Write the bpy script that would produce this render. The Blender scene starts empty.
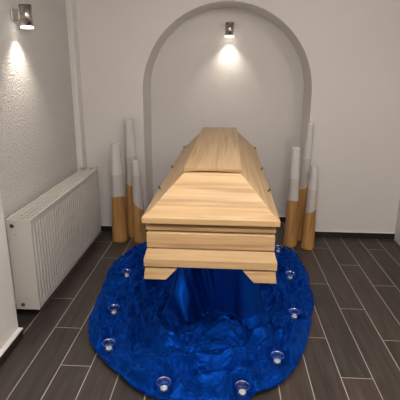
import bpy, bmesh, math, random
import numpy as np
from mathutils import Vector, Matrix, noise
random.seed(4)
scene = bpy.context.scene
COL = scene.collection
PI = math.pi

# ------------------------------------------------------------ helpers
def tag(o, label=None, cat=None, group=None, kind=None):
    if label: o['label'] = label
    if cat: o['category'] = cat
    if group: o['group'] = group
    if kind: o['kind'] = kind
    return o

def empty(name, loc=(0, 0, 0), rz=0.0):
    o = bpy.data.objects.new(name, None)
    o.empty_display_size = 0.05
    o.location = loc
    o.rotation_euler = (0, 0, rz)
    COL.objects.link(o)
    return o

def mesh_obj(name, verts, faces, mats, parent=None, midx=None, smooth=False):
    me = bpy.data.meshes.new(name)
    me.from_pydata([tuple(v) for v in verts], [], [tuple(f) for f in faces])
    if not isinstance(mats, (list, tuple)):
        mats = [mats]
    for m in mats:
        me.materials.append(m)
    if midx is not None:
        me.polygons.foreach_set('material_index', midx)
    if smooth:
        me.polygons.foreach_set('use_smooth', [True] * len(me.polygons))
    me.update()
    o = bpy.data.objects.new(name, me)
    COL.objects.link(o)
    o.parent = parent
    return o

def bm_obj(name, bm, mats, parent=None, smooth=False):
    bmesh.ops.recalc_face_normals(bm, faces=bm.faces)
    me = bpy.data.meshes.new(name)
    bm.to_mesh(me)
    bm.free()
    if not isinstance(mats, (list, tuple)):
        mats = [mats]
    for m in mats:
        me.materials.append(m)
    if smooth:
        me.polygons.foreach_set('use_smooth', [True] * len(me.polygons))
    o = bpy.data.objects.new(name, me)
    COL.objects.link(o)
    o.parent = parent
    return o

def add_box(bm, x0, x1, y0, y1, z0, z1, mi=0):
    vs = [bm.verts.new((x, y, z)) for z in (z0, z1) for y in (y0, y1) for x in (x0, x1)]
    for f in ((0, 1, 3, 2), (4, 5, 7, 6), (0, 1, 5, 4), (2, 3, 7, 6), (0, 2, 6, 4), (1, 3, 7, 5)):
        fc = bm.faces.new([vs[i] for i in f])
        fc.material_index = mi

def box(name, x0, x1, y0, y1, z0, z1, mat, parent=None, bev=0.0):
    bm = bmesh.new()
    add_box(bm, x0, x1, y0, y1, z0, z1)
    o = bm_obj(name, bm, mat, parent)
    if bev: bevel(o, bev)
    return o

def bevel(o, w, seg=2):
    m = o.modifiers.new('bevel', 'BEVEL')
    m.width = w
    m.segments = seg
    m.limit_method = 'ANGLE'
    m.angle_limit = math.radians(28)

def add_lathe(bm, prof, n=32, centre=(0, 0, 0), axis='Z', mi=0, closed=False):
    """prof: list of (r, h)."""
    rings = []
    for r, h in prof:
        ring = []
        for k in range(n):
            a = 2 * PI * k / n
            c, s = r * math.cos(a), r * math.sin(a)
            if axis == 'Z': p = (c, s, h)
            elif axis == 'Y': p = (c, h, s)
            else: p = (h, c, s)
            ring.append(bm.verts.new((p[0] + centre[0], p[1] + centre[1], p[2] + centre[2])))
        rings.append(ring)
    seq = list(zip(rings, rings[1:]))
    if closed: seq.append((rings[-1], rings[0]))
    for a, b in seq:
        for k in range(n):
            f = bm.faces.new((a[k], a[(k + 1) % n], b[(k + 1) % n], b[k]))
            f.material_index = mi
            f.smooth = True
    if not closed:
        for ring in (rings[0], rings[-1]):
            f = bm.faces.new(ring)
            f.material_index = mi

# ------------------------------------------------------------ materials
def newmat(name):
    m = bpy.data.materials.new(name)
    m.use_nodes = True
    nt = m.node_tree
    b = nt.nodes['Principled BSDF']
    return m, nt, b

def N(nt, typ, **kw):
    n = nt.nodes.new(typ)
    for k, v in kw.items():
        if k.startswith('i_'):
            key = k[2:]
            key = int(key) if key.isdigit() else key.replace('_', ' ')
            n.inputs[key].default_value = v
        else:
            setattr(n, k, v)
    return n

def L(nt, a, ai, b, bi):
    nt.links.new(a.outputs[ai], b.inputs[bi])

def math_n(nt, op, a=None, b=None, va=0.0, vb=0.0):
    n = nt.nodes.new('ShaderNodeMath')
    n.operation = op
    n.inputs[0].default_value = va
    n.inputs[1].default_value = vb
    if a is not None: nt.links.new(a, n.inputs[0])
    if b is not None: nt.links.new(b, n.inputs[1])
    return n.outputs[0]

def plain(name, col, rough=0.5, metal=0.0, **kw):
    m, nt, b = newmat(name)
    b.inputs['Base Color'].default_value = (*col, 1)
    b.inputs['Roughness'].default_value = rough
    b.inputs['Metallic'].default_value = metal
    for k, v in kw.items():
        b.inputs[k.replace('_', ' ')].default_value = v
    # faint procedural unevenness of the finish
    tc = N(nt, 'ShaderNodeTexCoord')
    nz = N(nt, 'ShaderNodeTexNoise', i_Scale=60.0, i_Detail=3.0)
    L(nt, tc, 'Object', nz, 'Vector')
    mr = N(nt, 'ShaderNodeMapRange')
    mr.inputs['To Min'].default_value = max(0.0, rough - 0.05)
    mr.inputs['To Max'].default_value = min(1.0, rough + 0.05)
    L(nt, nz, 'Fac', mr, 'Value')
    L(nt, mr, 'Result', b, 'Roughness')
    return m

def plaster(name, col, scale, strength, dist=0.004, detail=4.0):
    m, nt, b = newmat(name)
    tc = N(nt, 'ShaderNodeTexCoord')
    big = N(nt, 'ShaderNodeTexNoise', i_Scale=1.3, i_Detail=3.0)
    L(nt, tc, 'Object', big, 'Vector')
    mx = N(nt, 'ShaderNodeMix', data_type='RGBA')
    mx.inputs['A'].default_value = (*[c * 0.965 for c in col], 1)
    mx.inputs['B'].default_value = (*[min(1, c * 1.03) for c in col], 1)
    L(nt, big, 'Fac', mx, 'Factor')
    L(nt, mx, 'Result', b, 'Base Color')
    b.inputs['Roughness'].default_value = 0.85
    b.inputs['Specular IOR Level'].default_value = 0.25
    n1 = N(nt, 'ShaderNodeTexNoise', i_Scale=scale, i_Detail=detail, i_Roughness=0.55)
    L(nt, tc, 'Object', n1, 'Vector')
    mr = N(nt, 'ShaderNodeMapRange')
    mr.inputs['From Min'].default_value = 0.35
    mr.inputs['From Max'].default_value = 0.68
    L(nt, n1, 'Fac', mr, 'Value')
    bp = N(nt, 'ShaderNodeBump')
    bp.inputs['Strength'].default_value = strength
    bp.inputs['Distance'].default_value = dist
    L(nt, mr, 'Result', bp, 'Height')
    L(nt, bp, 'Normal', b, 'Normal')
    return m

def wood(name, axis, light, dark, rough=0.42, gs=1.0, contrast=1.0):
    m, nt, b = newmat(name)
    tc = N(nt, 'ShaderNodeTexCoord')
    mp = N(nt, 'ShaderNodeMapping')
    sc = [20.0 * gs] * 3
    sc['XYZ'.index(axis)] = 0.9 * gs
    mp.inputs['Scale'].default_value = sc
    L(nt, tc, 'Object', mp, 'Vector')
    n1 = N(nt, 'ShaderNodeTexNoise', i_Scale=1.1, i_Detail=3.0, i_Distortion=0.6)
    L(nt, mp, 'Vector', n1, 'Vector')
    # growth rings: contour lines of a stretched noise
    k = math_n(nt, 'MULTIPLY', n1.outputs['Fac'], None, vb=11.0)
    s = math_n(nt, 'SINE', k)
    s = math_n(nt, 'MULTIPLY_ADD', s, None, vb=0.5); nt.nodes[-1].inputs[2].default_value = 0.5
    s = math_n(nt, 'POWER', s, None, vb=1.6)
    mp2 = N(nt, 'ShaderNodeMapping')
    sc2 = [60.0 * gs] * 3
    sc2['XYZ'.index(axis)] = 1.8 * gs
    mp2.inputs['Scale'].default_value = sc2
    L(nt, tc, 'Object', mp2, 'Vector')
    n2 = N(nt, 'ShaderNodeTexNoise', i_Scale=1.0, i_Detail=4.0)
    L(nt, mp2, 'Vector', n2, 'Vector')
    f = math_n(nt, 'MULTIPLY', s, None, vb=0.5 * contrast)
    g = math_n(nt, 'MULTIPLY', n2.outputs['Fac'], None, vb=0.75 * contrast)
    f = math_n(nt, 'ADD', f, g)
    mx = N(nt, 'ShaderNodeMix', data_type='RGBA')
    mx.inputs['A'].default_value = (*light, 1)
    mx.inputs['B'].default_value = (*dark, 1)
    nt.links.new(f, mx.inputs['Factor'])
    L(nt, mx, 'Result', b, 'Base Color')
    b.inputs['Roughness'].default_value = rough
    bp = N(nt, 'ShaderNodeBump')
    bp.inputs['Strength'].default_value = 0.12
    bp.inputs['Distance'].default_value = 0.001
    nt.links.new(f, bp.inputs['Height'])
    L(nt, bp, 'Normal', b, 'Normal')
    return m

def floor_material():
    m, nt, b = newmat('plank_tile')
    tc = N(nt, 'ShaderNodeTexCoord')
    sp = N(nt, 'ShaderNodeSeparateXYZ')
    L(nt, tc, 'Object', sp, 'Vector')
    W, LEN, OFF = 0.18414, 1.168, 0.3893
    u = math_n(nt, 'SUBTRACT', sp.outputs['X'], None, vb=-1.32439)
    u = math_n(nt, 'DIVIDE', u, None, vb=W)
    k = math_n(nt, 'FLOOR', u)
    fu = math_n(nt, 'SUBTRACT', u, k)
    # each column of planks is shifted by a third of a plank
    v = math_n(nt, 'MULTIPLY', k, None, vb=OFF)
    v = math_n(nt, 'ADD', sp.outputs['Y'], v)
    v = math_n(nt, 'SUBTRACT', v, None, vb=2.556 + OFF)
    v = math_n(nt, 'DIVIDE', v, None, vb=LEN)
    r = math_n(nt, 'FLOOR', v)
    fv = math_n(nt, 'SUBTRACT', v, r)
    def edge(f, size, half):
        a = math_n(nt, 'SUBTRACT', f, None, vb=0.5)
        a = math_n(nt, 'ABSOLUTE', a)
        a = math_n(nt, 'SUBTRACT', None, a, va=0.5)
        a = math_n(nt, 'MULTIPLY', a, None, vb=size)
        return math_n(nt, 'LESS_THAN', a, None, vb=half)
    e = math_n(nt, 'MAXIMUM', edge(fu, W, 0.0025), edge(fv, LEN, 0.0025))
    cid = N(nt, 'ShaderNodeCombineXYZ')
    nt.links.new(k, cid.inputs[0]); nt.links.new(r, cid.inputs[1])
    wn = N(nt, 'ShaderNodeTexWhiteNoise', noise_dimensions='3D')
    L(nt, cid, 'Vector', wn, 'Vector')
    # printed wood grain, different on every plank
    sc = N(nt, 'ShaderNodeVectorMath', operation='MULTIPLY')
    sc.inputs[1].default_value = (26.0, 2.0, 1.0)
    L(nt, tc, 'Object', sc, 0)
    ad = N(nt, 'ShaderNodeVectorMath', operation='MULTIPLY_ADD')
    ad.inputs[1].default_value = (37.0, 19.0, 11.0)
    L(nt, wn, 'Color', ad, 0)
    L(nt, sc, 'Vector', ad, 2)
    n1 = N(nt, 'ShaderNodeTexNoise', i_Scale=1.0, i_Detail=5.0, i_Distortion=1.0)
    L(nt, ad, 'Vector', n1, 'Vector')
    n2 = N(nt, 'ShaderNodeTexNoise', i_Scale=2.2, i_Detail=3.0)
    L(nt, tc, 'Object', n2, 'Vector')
    mx = N(nt, 'ShaderNodeMix', data_type='RGBA')
    mx.inputs['A'].default_value = (0.012, 0.010, 0.009, 1)
    mx.inputs['B'].default_value = (0.105, 0.085, 0.075, 1)
    L(nt, n1, 'Fac', mx, 'Factor')
    # warm or grey drift between planks
    mx2 = N(nt, 'ShaderNodeMix', data_type='RGBA', blend_type='MULTIPLY')
    mx2.inputs['Factor'].default_value = 1.0
    rp = N(nt, 'ShaderNodeValToRGB')
    rp.color_ramp.elements[0].color = (0.72, 0.74, 0.76, 1)
    rp.color_ramp.elements[1].color = (1.30, 1.12, 1.05, 1)
    L(nt, wn, 'Value', rp, 'Fac')
    L(nt, mx, 'Result', mx2, 'A'); L(nt, rp, 'Color', mx2, 'B')
    mx3 = N(nt, 'ShaderNodeMix', data_type='RGBA')
    mx3.inputs['B'].default_value = (0.46, 0.42, 0.39, 1)
    L(nt, mx2, 'Result', mx3, 'A')
    nt.links.new(e, mx3.inputs['Factor'])
    L(nt, mx3, 'Result', b, 'Base Color')
    ro = N(nt, 'ShaderNodeMapRange')
    ro.inputs['To Min'].default_value = 0.42
    ro.inputs['To Max'].default_value = 0.62
    L(nt, n2, 'Fac', ro, 'Value')
    L(nt, ro, 'Result', b, 'Roughness')
    hb = math_n(nt, 'MULTIPLY', e, None, vb=-1.0)
    g = math_n(nt, 'MULTIPLY', n1.outputs['Fac'], None, vb=0.25)
    hb = math_n(nt, 'ADD', hb, g)
    bp = N(nt, 'ShaderNodeBump')
    bp.inputs['Strength'].default_value = 0.35
    bp.inputs['Distance'].default_value = 0.0012
    nt.links.new(hb, bp.inputs['Height'])
    L(nt, bp, 'Normal', b, 'Normal')
    return m

def velvet():
    m, nt, b = newmat('blue_crushed_velvet')
    tc = N(nt, 'ShaderNodeTexCoord')
    # crush marks: patches where the pile lies another way (tilted normals, not paint)
    wv = N(nt, 'ShaderNodeTexNoise', i_Scale=5.0, i_Detail=2.0)
    L(nt, tc, 'Object', wv, 'Vector')
    mixv = N(nt, 'ShaderNodeVectorMath', operation='MULTIPLY_ADD')
    mixv.inputs[1].default_value = (0.25, 0.25, 0.25)
    L(nt, wv, 'Color', mixv, 0); L(nt, tc, 'Object', mixv, 2)
    n1 = N(nt, 'ShaderNodeTexNoise', i_Scale=15.0, i_Detail=5.0, i_Roughness=0.6, i_Distortion=2.0)
    L(nt, mixv, 'Vector', n1, 'Vector')
    n2 = N(nt, 'ShaderNodeTexNoise', i_Scale=90.0, i_Detail=2.0)
    L(nt, tc, 'Object', n2, 'Vector')
    h = math_n(nt, 'MULTIPLY', n2.outputs['Fac'], None, vb=0.18)
    h = math_n(nt, 'ADD', n1.outputs['Fac'], h)
    bp = N(nt, 'ShaderNodeBump')
    bp.inputs['Strength'].default_value = 1.0
    bp.inputs['Distance'].default_value = 0.016
    nt.links.new(h, bp.inputs['Height'])
    # the hanging front was never crumpled, only the part lying on the floor
    sz = N(nt, 'ShaderNodeSeparateXYZ'); L(nt, tc, 'Object', sz, 'Vector')
    zr = N(nt, 'ShaderNodeMapRange')
    for k_, v_ in (('From Min', 0.10), ('From Max', 0.22), ('To Min', 1.0), ('To Max', 0.10)): zr.inputs[k_].default_value = v_
    L(nt, sz, 'Z', zr, 'Value'); L(nt, zr, 'Result', bp, 'Strength')
    L(nt, bp, 'Normal', b, 'Normal')
    b.inputs['Base Color'].default_value = VELVET
    b.inputs['Roughness'].default_value = 0.29
    b.inputs['Metallic'].default_value = 0.75
    b.inputs['Specular IOR Level'].default_value = 0.5
    b.inputs['Specular Tint'].default_value = (0.08, 0.38, 1.0, 1)
    b.inputs['Sheen Weight'].default_value = 0.55
    b.inputs['Sheen Roughness'].default_value = 0.35
    b.inputs['Sheen Tint'].default_value = (0.02, 0.22, 1.0, 1)
    return m
VELVET = (0.001, 0.042, 0.31, 1)

M_back = plaster('smooth_wall_plaster', (0.74, 0.71, 0.685), 35, 0.22, 0.003)
M_niche = plaster('niche_plaster', (0.74, 0.71, 0.685), 55, 0.4, 0.004, 3)
M_rough = plaster('coarse_left_plaster', (0.68, 0.655, 0.635), 62, 0.9, 0.007, 3)
M_ceil = plaster('ceiling_paint', (0.62, 0.60, 0.57), 80, 0.2)
M_floor = floor_material()
M_skirt = plain('dark_skirting_tile', (0.020, 0.017, 0.016), 0.35)
M_skirt_top = plain('white_skirting_edge', (0.86, 0.84, 0.81), 0.5)
LIGHTW, DARKW = (0.66, 0.46, 0.25), (0.36, 0.215, 0.09)
M_woodX = wood('coffin_oak_crosswise', 'X', LIGHTW, DARKW, contrast=1.4)
M_woodY = wood('coffin_oak_lengthwise', 'Y', LIGHTW, DARKW)
M_log = wood('column_wood', 'Z', (0.64, 0.365, 0.12), (0.30, 0.13, 0.035), 0.5, 0.8, 1.1)
M_colwhite = wood('column_white_wash', 'Z', (0.66, 0.63, 0.61), (0.56, 0.53, 0.51), 0.7, 1.6, 0.5)
M_colcoat = wood('column_thin_wash', 'Z', (0.57, 0.53, 0.50), (0.47, 0.43, 0.40), 0.7, 1.6, 0.5)
M_velvet = velvet()
M_rad = plain('radiator_enamel', (0.60, 0.57, 0.53), 0.35)
M_slot = plain('radiator_dark_inside', (0.12, 0.11, 0.10), 0.8)
M_steel = plain('brushed_steel', (0.50, 0.47, 0.44), 0.28, 1.0)
M_brass = plain('dark_brass', (0.16, 0.11, 0.06), 0.35, 1.0)
M_plug = plain('radiator_plug_metal', (0.20, 0.18, 0.15), 0.4, 0.8)
M_wax = plain('white_wax', (0.85, 0.83, 0.78), 0.5, 0.0, Subsurface_Weight=0.2)
M_alu = plain('tealight_aluminium', (0.75, 0.75, 0.75), 0.3, 1.0)
M_wick = plain('charred_wick', (0.03, 0.025, 0.02), 0.9)
mg, ntg, bg = newmat('clear_glass')
bg.inputs['Base Color'].default_value = (0.95, 0.97, 0.97, 1)
bg.inputs['Roughness'].default_value = 0.08
bg.inputs['Metallic'].default_value = 1.0
tr = N(ntg, 'ShaderNodeBsdfTransparent')
tr.inputs['Color'].default_value = (0.97, 0.99, 1.0, 1)
lw = N(ntg, 'ShaderNodeLayerWeight', i_Blend=0.5)
pw = math_n(ntg, 'POWER', lw.outputs['Facing'], None, vb=3.0)
pw = math_n(ntg, 'MULTIPLY_ADD', pw, None, vb=0.45); ntg.nodes[-1].inputs[2].default_value = 0.07
ms = N(ntg, 'ShaderNodeMixShader')
ntg.links.new(pw, ms.inputs[0]); L(ntg, tr, 0, ms, 1); L(ntg, bg, 0, ms, 2)
ntg.links.new(ms.outputs[0], ntg.nodes['Material Output'].inputs['Surface'])
M_glass = mg
M_rim = mg.copy(); M_rim.name = 'clear_glass_rim'
for nd in M_rim.node_tree.nodes:
    if nd.bl_idname == 'ShaderNodeMath' and nd.operation == 'MULTIPLY_ADD': nd.inputs[2].default_value = 0.55
ml, ntl, bl = newmat('lit_lamp_glass')
bl.inputs['Base Color'].default_value = (1, 0.97, 0.9, 1)
bl.inputs['Emission Color'].default_value = (1.0, 0.93, 0.80, 1)
bl.inputs['Emission Strength'].default_value = 6.0
M_lit = ml

# ------------------------------------------------------------ room
YB = 4.43          # back wall plane
YN = 4.89          # back of the arched niche
XL = -1.515        # recessed left wall
XP = -1.333        # face of the pier in front of the recess
XR = 1.815
YF = -2.2
ZC = 2.75
TH = 0.16

def structure(o, **kw):
    o['kind'] = 'structure'
    return o

# floor (a slab, top at 0)
structure(box('floor', XL - TH, XR + TH, YF - TH, YN + TH, -0.12, 0.0, M_floor))
structure(box('ceiling', XL - TH, XR + TH, YF - TH, YN + TH, ZC, ZC + 0.12, M_ceil))
structure(box('wall_right', XR, XR + TH, YF - TH, YB + TH, 0, ZC, M_back))
structure(box('wall_front', XL - TH, XR, YF - TH, YF, 0, ZC, M_back))
# left wall with the recess the radiator hangs in
bm = bmesh.new()
add_box(bm, XL - TH, XL, 2.43, YB + TH, 0, ZC)
structure(bm_obj('wall_left', bm, M_rough))
structure(box('wall_pier', XL - TH, XP, YF, 2.43, 0, ZC, M_back))

# back wall with an arched niche
RA, ZA = 0.834, 1.493
def arch_wall():
    n = 48
    pts = [(-RA, 0.0)] + [(-RA * math.cos(PI * i / n), ZA + RA * math.sin(PI * i / n)) for i in range(n + 1)] + [(RA, 0.0)]
    verts, faces = [], []
    # front sheet: fan of quads between the arch and the wall's outline
    def outer(x, z):
        if z <= ZA + 1e-6:
            return (XL if x < 0 else XR, z)
        a = math.atan2(z - ZA, x)
        # spread to the outer rectangle
        t = (PI - a) / PI
        if t < 0.25: return (XL, ZA + (ZC - ZA) * t / 0.25)
        if t > 0.75: return (XR, ZA + (ZC - ZA) * (1 - t) / 0.25)
        return (XL + (XR - XL) * (t - 0.25) / 0.5, ZC)
    for (x, z) in pts:
        ox, oz = outer(x, z)
        verts += [(x, YB, z), (ox, YB, oz), (x, YN, z)]
    midx = []
    for i in range(len(pts) - 1):
        a, b = 3 * i, 3 * (i + 1)
        faces.append((a, a + 1, b + 1, b)); midx.append(0)
        faces.append((a, b, b + 2, a + 2)); midx.append(1)
    base = len(verts)
    # niche back
    verts += [(x, YN, z) for (x, z) in pts]
    faces.append(tuple(range(base, base + len(pts)))); midx.append(1)
    # outer shell so the wall has a body
    base = len(verts)
    Y2 = YN + TH
    verts += [(XL, YB, 0), (XL, YB, ZC), (XR, YB, ZC), (XR, YB, 0), (XL, Y2, 0), (XL, Y2, ZC), (XR, Y2, ZC), (XR, Y2, 0)]
    for f in ((0, 1, 5, 4), (1, 2, 6, 5), (2, 3, 7, 6), (4, 5, 6, 7)):
        faces.append(tuple(base + i for i in f)); midx.append(0)
    o = mesh_obj('wall_back', verts, faces, [M_back, M_niche], midx=midx)
    return structure(o)
arch_wall()

# narrow plastered pipe casing in the corner
o = box('trim_1', XL, -1.452, 4.30, YB, 0, ZC, M_back, bev=0.008); structure(o)

# skirting of dark tile with a white edge along its top
def skirting(name, segs):
    bm = bmesh.new()
    for (x0, x1, y0, y1) in segs:
        add_box(bm, x0, x1, y0, y1, 0.0, 0.062, 0)
        add_box(bm, x0, x1, y0, y1, 0.0625, 0.070, 1)
    return structure(bm_obj(name, bm, [M_skirt, M_skirt_top]))
T = 0.014
def tiles(x0, x1, y0, y1, first, step=0.60, axis='X'):
    out = []
    lo, hi = (x0, x1) if axis == 'X' else (y0, y1)
    cuts = [lo] + [c for c in [first + step * i for i in range(-12, 12)] if lo + 0.01 < c < hi - 0.01] + [hi]
    for a, b in zip(cuts, cuts[1:]):
        a2, b2 = a + (0.0015 if a != lo else 0), b - (0.0015 if b != hi else 0)
        out.append((a2, b2, y0, y1) if axis == 'X' else (x0, x1, a2, b2))
    return out
skirting('baseboard_back', tiles(RA, XR, YB - T, YB, 1.50) + tiles(-1.452, -RA, YB - T, YB, -1.1))
skirting('baseboard_niche', tiles(-RA, RA, YN - T, YN, 0.1) + tiles(-RA, -RA + T, YB, YN - T, 9, axis='Y') + tiles(RA - T, RA, YB, YN - T, 9, axis='Y'))
skirting('baseboard_recess', tiles(XL, XL + T, 2.43, 4.30, 3.0, axis='Y'))
bm = bmesh.new()
add_box(bm, XP, XP + 0.028, YF, 2.43, 0.0, 0.060, 0)
add_box(bm, XP, XP + 0.030, YF, 2.432, 0.0605, 0.070, 1)
structure(bm_obj('baseboard_left', bm, [M_skirt, M_skirt_top]))

# ------------------------------------------------------------ radiator
def radiator():
    X0, X1, Y0, Y1, Z0, Z1 = -1.449, -1.280, 2.652, 4.215, 0.075, 0.741
    root = empty('radiator', ((X0 + X1) / 2, (Y0 + Y1) / 2, Z0))
    tag(root, 'long white ribbed panel radiator with a slotted top grille under the coarse left wall', 'radiator')
    off = Matrix.Translation(-root.location)
    def sub(name, bm, mats, parent=root, b=0.0):
        bmesh.ops.transform(bm, matrix=off, verts=bm.verts)
        o = bm_obj(name, bm, mats, parent)
        if b: bevel(o, b)
        return o
    # ribbed front sheet
    n = 32
    m0, m1 = Y0 + 0.022, Y1 - 0.022
    step = (m1 - m0) / n
    prof = [(Y0 + 0.003, X1 - 0.003), (m0, X1 - 0.003)]
    for i in range(n):
        a = m0 + step * i
        prof += [(a + step * 0.16, X1 - 0.003), (a + step * 0.24, X1 - 0.018), (a + step * 0.56, X1 - 0.018), (a + step * 0.64, X1 - 0.003)]
    prof += [(m1, X1 - 0.003), (Y1 - 0.003, X1 - 0.003)]
    bm = bmesh.new()
    levels = [(Z0, 0), (Z0 + 0.030, 0), (Z0 + 0.048, 1), (Z1 - 0.055, 1), (Z1 - 0.037, 0), (Z1 - 0.004, 0)]
    rows = []
    for z, dep in levels:
        rows.append([bm.verts.new((x if dep else X1 - 0.003, y, z)) for y, x in prof])
    for a, b in zip(rows, rows[1:]):
        for i in range(len(prof) - 1):
            bm.faces.new((a[i], a[i + 1], b[i + 1], b[i]))
    o = sub('front_panel', bm, M_rad)
    sm = o.modifiers.new('thickness', 'SOLIDIFY'); sm.thickness = 0.003; sm.offset = 0
    # rear panel and inside
    bm = bmesh.new()
    add_box(bm, X0 + 0.004, X0 + 0.016, Y0 + 0.004, Y1 - 0.004, Z0, Z1 - 0.006)
    sub('back_panel', bm, M_rad)
    bm = bmesh.new()
    nf = 60
    for i in range(nf):
        y = Y0 + 0.03 + (Y1 - Y0 - 0.06) * i / (nf - 1)
        add_box(bm, X0 + 0.02, X1 - 0.022, y - 0.001, y + 0.001, Z0 + 0.03, Z1 - 0.03)
    sub('convector_fins', bm, M_slot)
    # side covers
    for (a, b_) in ((Y0 - 0.001, Y0 + 0.002), (Y1 - 0.002, Y1 + 0.001)):
        bm = bmesh.new()
        add_box(bm, X0, X1, a, b_, Z0 - 0.002, Z1 - 0.001)
        s = sub('side_cover', bm, M_rad, b=0.0008)
        if a < Y0:
            for (px, pz, r, d) in ((X0 + 0.040, Z1 - 0.042, 0.0145, 0.006), (X0 + 0.052, Z0 + 0.035, 0.0145, 0.006)):
                bm = bmesh.new()
                add_lathe(bm, [(r, a + 0.001), (r, a - 0.004), (r * 0.8, a - d), (r * 0.5, a - d), (r * 0.45, a - d + 0.003)], 20, (px, 0, pz), 'Y')
                sub('plug', bm, M_plug, s)
            for (px, pz) in ((X0 + 0.060, Z1 - 0.105), (X0 + 0.078, Z0 + 0.085)):
                bm = bmesh.new()
                add_lathe(bm, [(0.0035, a + 0.001), (0.0035, a - 0.0012)], 12, (px, 0, pz), 'Y')
                sub('screw_hole', bm, M_slot, s)
    # top grille: long rails and slanted bars with open slots
    bm = bmesh.new()
    zt0, zt1 = Z1 - 0.004, Z1 + 0.001
    for (a, b_) in ((X0, X0 + 0.012), (X1 - 0.014, X1), ((X0 + X1) / 2 - 0.004, (X0 + X1) / 2 + 0.004),
                    (X0 + 0.040, X0 + 0.046), (X1 - 0.048, X1 - 0.042)):
        add_box(bm, a, b_, Y0, Y1, zt0, zt1)
    nb = 46
    for i in range(nb):
        y = Y0 + 0.012 + (Y1 - Y0 - 0.024) * i / (nb - 1)
        add_box(bm, X0 + 0.01, X1 - 0.012, y - 0.0075, y + 0.0075, zt0 + 0.0005, zt1 - 0.0005)
    sub('top_grille', bm, M_rad)
    # folded rim along the front top edge
    bm = bmesh.new()
    add_box(bm, X1 - 0.004, X1 + 0.001, Y0, Y1, Z1 - 0.018, Z1 + 0.002)
    sub('front_rim', bm, M_rad, b=0.001)
    # thermostat at the far end
    bm = bmesh.new()
    add_lathe(bm, [(0.009, Y1), (0.009, Y1 + 0.045)], 16, (X0 + 0.06, 0, Z1 + 0.0), 'Y')
    add_lathe(bm, [(0.009, X0 - 0.02), (0.009, X1 - 0.075), (0.018, X1 - 0.073), (0.019, X1 - 0.022), (0.013, X1 - 0.014)], 20, (0, Y1 + 0.045, Z1 + 0.0), 'X')
    sub('thermostat', bm, M_rad)
    for yy in (Y0 + 0.25, Y1 - 0.25):
        bm = bmesh.new()
        add_box(bm, XL + 0.002, X0 + 0.006, yy - 0.02, yy + 0.02, Z0 + 0.10, Z1 - 0.06)
        sub('wall_bracket', bm, M_rad)
    return root
radiator()

# ------------------------------------------------------------ wall lamps
def spot_lamp(name, label, wall_pt, out, reach, length, r, power):
    """Cylinder downlight on a short arm; out = unit vector away from the wall."""
    root = empty(name, wall_pt)
    tag(root, label, 'lamp')
    ax, ay = out
    # wall plate
    def rot(bm):
        ang = math.atan2(ay, ax)
        bmesh.ops.transform(bm, matrix=Matrix.Rotation(ang, 4, 'Z'), verts=bm.verts)
    bm = bmesh.new(); add_box(bm, 0.0, 0.012, -0.038, 0.038, -0.042, 0.042); rot(bm)
    bevel(bm_obj('wall_plate', bm, M_steel, root), 0.002)
    bm = bmesh.new(); add_box(bm, 0.012, reach - r * 0.8, -0.030, 0.030, -0.034, 0.034); rot(bm)
    bevel(bm_obj('arm', bm, M_steel, root), 0.003)
    bm = bmesh.new()
    h = length / 2
    add_lathe(bm, [(r * 0.5, h - 0.004), (r * 0.9, h - 0.004), (r * 0.94, h), (r, h), (r, -h), (r * 0.88, -h), (r * 0.86, -h + 0.03), (r * 0.3, -h + 0.035)], 36, (reach, 0, 0)); rot(bm)
    bm_obj('lamp_body', bm, M_steel, root, smooth=False)
    bm = bmesh.new()
    # glass ring at the lower rim
    add_lathe(bm, [(r * 0.80, -h - 0.014), (r * 0.99, -h - 0.014), (r * 0.99, -h - 0.002), (r * 0.80, -h - 0.002)], 36, (reach, 0, 0), closed=True); rot(bm)
    bm_obj('glass_ring', bm, M_lit, root)
    ld = bpy.data.lights.new('lamp_light', 'SPOT')
    ld.energy = power
    ld.color = (1.0, 0.90, 0.76)
    ld.spot_size = math.radians(100)
    ld.spot_blend = 1.0
    ld.shadow_soft_size = 0.022
    lo = bpy.data.objects.new('bulb', ld)
    COL.objects.link(lo)
    lo.parent = root
    lo.location = (ax * reach, ay * reach, -h - 0.018)
    return root
LP1, LP2 = 17.0, 11.0
spot_lamp('wall_lamp', 'brushed steel cylinder wall lamp on the coarse left wall above the radiator', (XL, 3.22, 2.065), (1, 0), 0.095, 0.140, 0.043, LP1)
spot_lamp('wall_lamp', 'brushed steel cylinder wall lamp glowing at the top of the arched niche', (0.018, YN, 2.115), (0, -1), 0.085, 0.125, 0.044, LP2)

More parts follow.
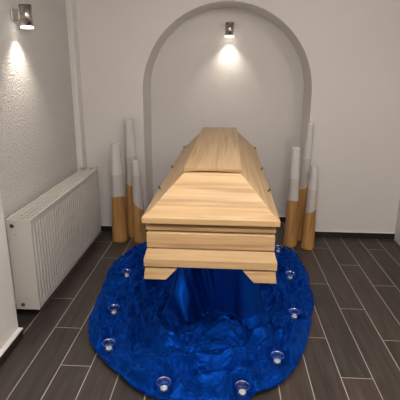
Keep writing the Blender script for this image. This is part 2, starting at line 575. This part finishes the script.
# ------------------------------------------------------------ coffin
def coffin():
    CX, CY, YAW = -0.058, 3.105, math.radians(-0.35)
    root = empty('coffin', (CX, CY, 0.654), YAW)
    tag(root, 'closed light oak coffin with a stepped sloping lid resting over the blue velvet cloth', 'coffin')
    HW, HL = 0.345, 1.07
    B = 0.654
    def loft(name, prof, parent, cap_top=True, cap_bot=True, bv=0.0016):
        verts, faces, mi = [], [], []
        for ins, z in prof:
            w, l = HW - ins, HL - ins
            verts += [(-w, -l, z - B), (w, -l, z - B), (w, l, z - B), (-w, l, z - B)]
        for i in range(len(prof) - 1):
            a, b = 4 * i, 4 * (i + 1)
            for k in range(4):
                faces.append((a + k, a + (k + 1) % 4, b + (k + 1) % 4, b + k))
                mi.append(k % 2)     # 0: ends (grain crosswise), 1: sides (grain lengthwise)
        if cap_bot: faces.append((3, 2, 1, 0)); mi.append(1)
        if cap_top:
            b = 4 * (len(prof) - 1)
            faces.append((b, b + 1, b + 2, b + 3)); mi.append(1)
        o = mesh_obj(name, verts, faces, [M_woodX, M_woodY], parent, midx=mi)
        if bv: bevel(o, bv, 1)
        return o
    body = loft('body', [(0.030, 0.716), (0.030, 0.727), (0.003, 0.727), (0.003, 0.766), (0.019, 0.820), (0.034, 0.820), (0.034, 0.829),
                         (0.019, 0.829), (0.019, 0.906), (0.028, 0.914), (0.042, 0.914), (0.042, 0.924), (0.017, 0.924), (0.017, 0.942), (0.046, 0.946)], root)
    lid = loft('lid', [(0.046, 0.9465), (0.046, 0.964), (0.000, 0.964), (0.000, 0.994), (0.060, 1.042), (0.061, 1.050), (0.198, 1.188)], root)
    # lipped board along the ridge, crowned at its ends
    w, l = HW - 0.192, HL - 0.190
    verts, faces, mi = [], [], []
    nx = 12
    for yy in (-l, l):
        for i in range(nx + 1):
            t = -1 + 2 * i / nx
            verts.append((w * t, yy, 1.207 - B))
        for i in range(nx + 1):
            t = -1 + 2 * i / nx
            verts.append((w * t, yy, 1.189 - B + 0.007 * (1 - t * t)))
    m = nx + 1
    for i in range(nx):
        faces.append((i, i + 1, 2 * m + i + 1, 2 * m + i)); mi.append(1)
        faces.append((m + i, 3 * m + i, 3 * m + i + 1, m + i + 1)); mi.append(1)
        faces.append((m + i, m + i + 1, i + 1, i)); mi.append(0)
        faces.append((2 * m + i, 2 * m + i + 1, 3 * m + i + 1, 3 * m + i)); mi.append(0)
    faces.append((0, 2 * m, 3 * m, m)); mi.append(1)
    faces.append((nx, m + nx, 3 * m + nx, 2 * m + nx)); mi.append(1)
    o = mesh_obj('ridge_board', verts, faces, [M_woodX, M_woodY], root, midx=mi)
    bevel(o, 0.0015, 1)
    # four corner feet, cut on the slant toward the middle
    for sx in (-1, 1):
        for sy in (-1, 1):
            xo_t, xo_b = HW - 0.008, HW - 0.001
            xi_t, xi_b = 0.170, 0.228
            yo_t, yo_b = HL - 0.010, HL - 0.003
            yi = HL - 0.34
            zt, zb = 0.7155 - B, 0.0
            v = [(xo_b, yo_b, zb), (xi_b, yo_b, zb), (xi_b, yi + 0.05, zb), (xo_b, yi + 0.05, zb),
                 (xo_t, yo_t, zt), (xi_t, yo_t, zt), (xi_t, yi, zt), (xo_t, yi, zt)]
            v = [(sx * x, sy * y, z) for x, y, z in v]
            bm = bmesh.new()
            vs = [bm.verts.new(p) for p in v]
            for f in ((0, 1, 2, 3), (4, 5, 6, 7), (0, 1, 5, 4), (1, 2, 6, 5), (2, 3, 7, 6), (3, 0, 4, 7)):
                fc = bm.faces.new([vs[i] for i in f])
                fc.material_index = 0 if f == (0, 1, 5, 4) else 1
            bevel(bm_obj('foot', bm, [M_woodX, M_woodY], root), 0.0015, 1)
    # ornamental lid screws along both sides
    first = None
    for sx in (-1, 1):
        for yw in (2.52, 3.12, 4.00):
            y = yw - CY
            if first is None:
                bm = bmesh.new()
                add_lathe(bm, [(0.011, 0), (0.011, 0.003), (0.005, 0.006), (0.0045, 0.016), (0.008, 0.020), (0.008, 0.026), (0.004, 0.030)], 14)
                # two small wings to turn it by
                for s in (-1, 1):
                    add_box(bm, -0.0018, 0.0018, min(s * 0.004, s * 0.017), max(s * 0.004, s * 0.017), 0.017, 0.030)
                sc = bm_obj('lid_screw', bm, M_brass, lid)
                first = sc
            else:
                sc = first.copy(); COL.objects.link(sc); sc.parent = lid
            sc.location = (sx * (HW - 0.024), y, 1.0095 - B)
            sc.rotation_euler = (0, sx * math.radians(36), 0)
            sc.scale = (0.8, 0.8, 0.8)
    return root
coffin()

# ------------------------------------------------------------ wooden columns
def column(label, x, y, h, r0, r1, zb, tilt, th0, seed, group, zc=0.71, lean=0.0):
    root = empty('wooden_column', (x, y, 0), 0)
    tag(root, label, 'column', group)
    n, rows = 40, 26
    rnd = random.Random(seed)
    ph = [rnd.uniform(0, 6.28) for _ in range(4)]
    def radius(a, t):
        r = r0 + (r1 - r0) * (t ** 0.9)
        return r * (1 + 0.035 * math.sin(2 * a + ph[0]) + 0.02 * math.sin(3 * a + ph[1] + t * 2)
                    + 0.008 * math.sin(7 * a + ph[2] + t * 4))
    def bound(a):
        return zb + tilt * math.cos(a - th0)
    def surf(a, z):
        r = radius(a, z / h)
        bend = 0.004 * math.sin(z / h * 3 + ph[3])
        return (r * math.cos(a) + bend + lean * z / h, r * math.sin(a), z)
    def piece(name, lo, hi, mat, captop):
        verts, faces = [], []
        for j in range(rows + 1):
            for i in range(n):
                a = 2 * PI * i / n
                z = lo(a) + (hi(a) - lo(a)) * j / rows
                verts.append(surf(a, z))
        for j in range(rows):
            for i in range(n):
                k = (i + 1) % n
                faces.append((j * n + i, j * n + k, (j + 1) * n + k, (j + 1) * n + i))
        if captop:
            # slightly eased top edge
            b = len(verts)
            for i in range(n):
                v = verts[rows * n + i]
                verts.append((v[0] * 0.88, v[1] * 0.88, h + 0.004))
            for i in range(n):
                k = (i + 1) % n
                faces.append((rows * n + i, rows * n + k, b + k, b + i))
            faces.append(tuple(range(b, b + n)))
        else:
            faces.append(tuple(reversed(range(n))))
        midx = None
        if captop:
            mat = [mat, M_colcoat]   # one coat of white lower down, two above
            midx = [1 if sum(verts[i][2] for i in fc) / len(fc) < zc else 0 for fc in faces]
        o = mesh_obj(name, verts, faces, mat, root, midx=midx, smooth=True)
        o.data.polygons[len(o.data.polygons) - 1].use_smooth = False
        return o
    piece('bare_wood_base', lambda a: 0.0, bound, M_log, False)
    piece('whitewashed_top', bound, lambda a: h, M_colwhite, True)
    return root
GL, GR = 'tapering wooden columns left of the coffin', 'tapering wooden columns right of the coffin'
D = math.radians
column('half whitewashed round wooden column nearest the radiator, left of the coffin', -1.072, 4.175, 1.01, 0.083, 0.045, 0.475, 0.012, D(-60), 1, GL)
column('tallest wooden column of the left trio, standing behind the other two', -0.960, 4.325, 1.232, 0.085, 0.045, 0.565, 0.02, D(180), 2, GL, 0.86)
column('shortest wooden column of the left trio, white paint ending in a slant beside the coffin', -0.848, 4.165, 0.845, 0.072, 0.034, 0.395, 0.045, D(170), 3, GL, 0.70, -0.03)
column('half whitewashed wooden column of the right trio standing closest to the coffin', 0.678, 4.165, 1.005, 0.068, 0.039, 0.475, 0.012, D(-120), 4, GR)
column('tallest wooden column of the right trio, standing behind the other two', 0.785, 4.335, 1.22, 0.062, 0.034, 0.57, 0.02, D(0), 5, GR, 0.87, 0.04)
column('shortest wooden column of the right trio, farthest right of the coffin', 0.846, 4.120, 0.835, 0.070, 0.036, 0.400, 0.028, D(20), 6, GR, 0.61, 0.015)

# ------------------------------------------------------------ velvet cloth
def smoothstep(a, b, x):
    t = max(0.0, min(1.0, (x - a) / (b - a)))
    return t * t * (3 - 2 * t)
CC = (-0.05, 3.20)      # centre of the draped bier
BW, BL, ZT = 0.232, 0.60, 0.712
BPTS = [(-0.784, 4.06), (-0.901, 3.861), (-0.985, 3.518), (-0.965, 3.2), (-0.949, 3.00), (-0.935, 2.80), (-0.90, 2.539), (-0.86, 2.415),
        (-0.781, 2.284), (-0.69, 2.18), (-0.589, 2.08), (-0.497, 1.991), (-0.394, 1.918), (-0.25, 1.875), (-0.1, 1.862), (0.05, 1.885), (0.185, 1.955),
        (0.337, 2.047), (0.386, 2.104), (0.492, 2.288), (0.565, 2.497), (0.634, 2.771), (0.706, 3.237), (0.723, 3.632), (0.691, 3.968),
        (0.55, 4.10), (0.35, 4.30), (-0.1, 4.38), (-0.5, 4.30)]
_b = sorted((math.atan2(y - CC[1], x - CC[0]), math.hypot(x - CC[0], y - CC[1])) for x, y in BPTS)
_ba = np.array([a for a, r in _b]); _br = np.array([r for a, r in _b])
_ba = np.concatenate([_ba - 2 * PI, _ba, _ba + 2 * PI]); _br = np.concatenate([_br] * 3)
def bound_r(a):
    # smoothed interpolation
    s = 0
    for d, w in ((-0.05, 1), (-0.025, 2), (0, 3), (0.025, 2), (0.05, 1)):
        s += w * float(np.interp(a + d, _ba, _br))
    return s / 9
def inner_r(a):
    c, s = abs(math.cos(a)), abs(math.sin(a))
    p = 9.0
    return 1.0 / ((c / BW) ** p + (s / BL) ** p) ** (1 / p)
def ridged(v):
    return 1 - abs(noise.noise(v)) * 2
def floor_height(x, y, a, d, room):
    """cloth height over the floor at distance d out from the bier; room = distance left to the hem."""
    # long folds that run round the bier, warped
    wx = noise.noise(Vector((x * 2.1, y * 2.1, 7.0)))
    wy = noise.noise(Vector((x * 2.1, y * 2.1, 19.0)))
    frontness = smoothstep(2.75, 2.35, y)
    side = 1 - frontness
    xx, yy = x - CC[0], y - CC[1]
    # curved coordinates: rr follows ovals, tt goes round
    rr = math.hypot(xx, (yy + 0.35) * 0.72)
    tt = math.atan2((yy + 0.35) * 0.72, xx)
    p1 = Vector((tt * 1.6 + wx * 0.5, rr * 6.0 + wy * 1.1 + wx * 0.6, 1.0))
    p2 = Vector((tt * 2.2 + wy * 0.6, rr * 14.0 + wx * 1.4, 5.0))
    r1 = max(0, ridged(p1)) ** 2.6
    r2 = max(0, ridged(p2)) ** 2.2
    # crumples with no direction
    p3 = Vector((x * 9 + wx * 2.0, y * 9 + wy * 2.0, 3.0))
    r3 = max(0, ridged(p3)) ** 2.0
    p4 = Vector((x * 22 + wy * 3, y * 22 + wx * 3, 9.0))
    r4 = max(0, ridged(p4)) ** 1.6
    bl = min(1.0, abs(noise.noise(p1 * 0.9 + Vector((3, 1, 2)))) * 2.4) ** 0.75
    bl2 = min(1.0, abs(noise.noise(p2 * 0.8 + Vector((3, 1, 2)))) * 2.4) ** 0.8
    h = 0.055 * r1 * (0.5 + 0.5 * frontness) + 0.085 * bl * (0.30 + 0.70 * frontness) + 0.024 * r2 + 0.013 * bl2 + 0.010 * r3
    p5 = Vector(((x * 0.8 + y * 0.6) * 6 + wx * 3, (-x * 0.6 + y * 0.8) * 19 + wy * 5, 6.0))
    h += 0.016 * max(0, ridged(p5)) ** 3.2 * (1.25 - 0.5 * frontness)
    # bunched roll at the foot of the drape in front
    roll = 0.13 + 0.06 * noise.noise(Vector((x * 3.2, 4.0, 1.0)))
    bunch = math.exp(-((d - roll) / 0.075) ** 2) * smoothstep(2.85, 2.6, y) * smoothstep(0.62, 0.30, abs(x + 0.05))
    h += bunch * (0.045 + 0.045 * noise.noise(Vector((x * 5.0, y * 5.0, 8.0))))
    h += 0.022 * smoothstep(0.45, 0.0, d) * (0.4 + 0.6 * frontness) * (0.5 + noise.noise(Vector((x * 4, y * 4, 2))))
    env = smoothstep(0.0, 0.07, room)
    hem = 0.010 * math.exp(-(room / 0.02) ** 2) * (1 + 0.8 * noise.noise(Vector((tt * 7, 1.0, 4.0))))
    return 0.006 + max(0.0, h) * (0.25 + 0.75 * env) + hem
HOLD = [(-0.8, 3.283), (-0.765, 2.703), (-0.692, 2.289), (-0.302, 1.961), (0.122, 1.959), (0.339, 2.234), (0.514, 2.74), (0.569, 3.345), (0.533, 3.911)]
def cloth():
    NT, NS = 1000, 250
    verts = np.zeros((NT * NS, 3))
    s1, s2 = 10, 70      # rows on the bier top, on the drop
    for i in range(NT):
        a = -PI + 2 * PI * i / NT
        ca, sa = math.cos(a), math.sin(a)
        ri, rb = inner_r(a), bound_r(a)
        rb *= 1 + 0.010 * noise.noise(Vector((ca * 5, sa * 5, 2.0))) + 0.004 * noise.noise(Vector((ca * 17, sa * 17, 2.0)))
        # bier outline point and its outward normal
        ex, ey = ri * ca, ri * sa
        nx_, ny_ = (abs(ex) / BW) ** 8 * np.sign(ex) / BW, (abs(ey) / BL) ** 8 * np.sign(ey) / BL
        nl = math.hypot(nx_, ny_); nx_, ny_ = nx_ / nl, ny_ / nl
        corner = smoothstep(0.55, 1.0, min(abs(ex) / BW, abs(ey) / BL))
        front = ey < 0 and abs(ny_) > 0.6
        # running length along the outline, for the vertical folds
        ulen = ex + (ey if abs(nx_) > abs(ny_) else 0)
        u = Vector((ex * 14, ey * 9, 0.0))
        fold = 0.5 + 0.5 * math.sin(ex * 62 + ey * 34 + 3 * noise.noise(Vector((ex * 6, ey * 4, 0))))
        foldamp = 0.012 + 0.030 * corner
        flat = 1.0
        if front:
            flat = smoothstep(0.10, 0.20, abs(ex - 0.02))
            foldamp = 0.004 + 0.026 * flat
        # how far the drape runs out by the floor
        flare = 0.028 + 0.10 * corner + (0.05 * flat if front else 0.03)
        for j in range(NS):
            if j < s1:
                f = j / (s1 - 1)
                x, y, z = CC[0] + ex * f * 0.985, CC[1] + ey * f * 0.985, ZT
            elif j < s2:
                f = (j - s1) / (s2 - s1)
                z = ZT * (1 - f)
                g = smoothstep(0.0, 0.12, f)
                out = flare * f ** 1.5 + foldamp * fold * (0.25 + 0.75 * f) * g
                if front and ex < 0:
                    # diagonal folds pulled from the top corner to the middle
                    out += 0.020 * smoothstep(-0.03, -0.11, ex - 0.10 * f) * math.sin(78 * (ex - 0.17 * f)) * smoothstep(0, 0.3, f)
                zz = z
                x, y = CC[0] + ex + nx_ * out, CC[1] + ey + ny_ * out
                # lift slightly at the top rim
                z = zz if f > 0.02 else ZT - 0.004
                fl = floor_height(x, y, a, 0.0, 1.0)
                z = max(z, 0) + fl * smoothstep(0.75, 1.0, f)
            else:
                f = (j - s2) / (NS - 1 - s2)
                out = flare + foldamp * fold
                x0, y0 = ex + nx_ * out, ey + ny_ * out
                x1, y1 = ca * rb, sa * rb
                x, y = CC[0] + x0 + (x1 - x0) * f, CC[1] + y0 + (y1 - y0) * f
                span = math.hypot(x1 - x0, y1 - y0)
                z = floor_height(x, y, a, span * f, span * (1 - f))
                # flattened where the glass holders stand
                for hx, hy in HOLD:
                    q = math.hypot(x - hx, y - hy)
                    if q < 0.085:
                        w = smoothstep(0.085, 0.040, q)
                        z = z * (1 - w) + 0.016 * w
            verts[i * NS + j] = (x, y, z)
    faces = []
    for i in range(NT):
        k = (i + 1) % NT
        for j in range(NS - 1):
            faces.append((i * NS + j, k * NS + j, k * NS + j + 1, i * NS + j + 1))
    o = mesh_obj('velvet_cloth', verts.tolist(), faces, M_velvet, smooth=True)
    tag(o, 'royal blue crushed velvet cloth draped under the coffin and spread round on the floor', 'cloth')
    return o
cloth()

# ------------------------------------------------------------ tealight glasses
def glass_mesh():
    bm = bmesh.new()
    prof = [(0.001, 0.0), (0.022, 0.0), (0.0245, 0.003), (0.0265, 0.020), (0.031, 0.045), (0.0362, 0.0635), (0.0380, 0.0655), (0.0378, 0.0680), (0.0362, 0.0690),
            (0.0346, 0.0680), (0.0342, 0.0655), (0.0295, 0.045), (0.0245, 0.020), (0.0232, 0.0145), (0.001, 0.0135)]
    add_lathe(bm, prof, 40)
    for f in bm.faces:
        z = f.calc_center_median().z
        if z > 0.064 or (z < 0.0035 and f.calc_center_median().xy.length > 0.015): f.material_index = 1
    return bm
def tealight():
    root = empty('tealight_candle')
    bm = bmesh.new()
    add_lathe(bm, [(0.001, 0.0), (0.0192, 0.0), (0.0195, 0.0155), (0.0188, 0.0155), (0.0186, 0.012), (0.001, 0.012)], 32)
    bm_obj('metal_cup', bm, M_alu, root)
    bm = bmesh.new()
    add_lathe(bm, [(0.001, 0.0121), (0.0184, 0.0121), (0.0184, 0.0160), (0.006, 0.0155), (0.001, 0.0150)], 32)
    bm_obj('wax', bm, M_wax, root)
    bm = bmesh.new()
    add_lathe(bm, [(0.0008, 0.0152), (0.0008, 0.0215)], 8)
    bm_obj('wick', bm, M_wick, root)
    return root
WHERE = ['beside the left front foot of the coffin', 'at the left hem, second from coffin foot',
         'on the lower left bulge of the cloth', 'at the front hem left of the middle',
         'at the front hem right of the middle', 'at the lower right curve of the cloth',
         'on the right edge of the cloth, midway along', 'just right of the right front coffin foot',
         'farthest back on the right, beside the coffin side and columns']
g0 = bm_obj('tealight_glass', glass_mesh(), [M_glass, M_rim])
t0 = tealight()
for i, (x, y) in enumerate(HOLD):
    g = g0
    t = t0
    if i:
        g = g0.copy(); COL.objects.link(g)
        t = t0.copy(); COL.objects.link(t)
        for ch in t0.children:
            c = ch.copy(); COL.objects.link(c); c.parent = t
    zb = 0.0165
    g.location = (x, y, zb)
    g.scale = (1.06, 1.06, 1.0)
    g.rotation_euler = (0, 0, i * 0.7)
    t.location = (x + 0.001, y - 0.001, zb + 0.0150)
    tag(g, 'clear flared glass tealight holder ' + WHERE[i], 'candle holder', 'glass tealight holders round the blue cloth')
    tag(t, 'white tealight inside the glass ' + WHERE[i], 'candle', 'white tealights in the glass holders')

# ------------------------------------------------------------ light
def area(name, loc, rot, size, power, col=(1, 0.93, 0.85), sy=None):
    ld = bpy.data.lights.new(name, 'AREA')
    ld.energy = power
    ld.color = col
    ld.size = size
    if sy: ld.shape = 'RECTANGLE'; ld.size_y = sy
    o = bpy.data.objects.new(name, ld)
    COL.objects.link(o)
    o.location = loc
    o.rotation_euler = rot
    return o
def point(name, loc, r, power, col):
    ld = bpy.data.lights.new(name, 'POINT')
    ld.energy = power; ld.color = col; ld.shadow_soft_size = r
    o = bpy.data.objects.new(name, ld); COL.objects.link(o); o.location = loc
    return o
area('ceiling_light', (0.1, 0.6, ZC - 0.02), (0, 0, 0), 1.8, 26, (1.0, 0.955, 0.92), 2.6)
point('room_lamp', (0.02, 1.15, 2.60), 0.08, 36, (1.0, 0.94, 0.88))
point('room_lamp', (1.45, 1.2, 2.55), 0.06, 26, (1.0, 0.92, 0.82))
point('room_lamp', (0.3, -1.3, 2.3), 0.25, 42, (1.0, 0.95, 0.91))

w = bpy.data.worlds.new('room_world')
scene.world = w
w.use_nodes = True
w.node_tree.nodes['Background'].inputs['Color'].default_value = (0.9, 0.92, 1.0, 1)
w.node_tree.nodes['Background'].inputs['Strength'].default_value = 0.3

# ------------------------------------------------------------ camera
cd = bpy.data.cameras.new('camera')
cd.sensor_fit = 'HORIZONTAL'
cd.sensor_width = 36.0
cd.lens = 434.3526 / 400 * 36.0
cd.clip_start = 0.02
cam = bpy.data.objects.new('camera', cd)
COL.objects.link(cam)
r = Vector((0.9982238951, 0.0592066767, 0.00660669))
u = Vector((-0.0232003124, 0.2842037867, 0.9584831522))
f = Vector((-0.05487076, 0.956934063, -0.285072620))
mw = Matrix((( r.x, u.x, -f.x, 0), (r.y, u.y, -f.y, 0), (r.z, u.z, -f.z, 1.7), (0, 0, 0, 1)))
cam.matrix_world = mw
scene.camera = cam

scene.view_settings.view_transform = 'Standard'
scene.view_settings.look = 'None'
scene.view_settings.gamma = 1.0
scene.view_settings.exposure = 0.16
scene.view_settings.use_curve_mapping = False
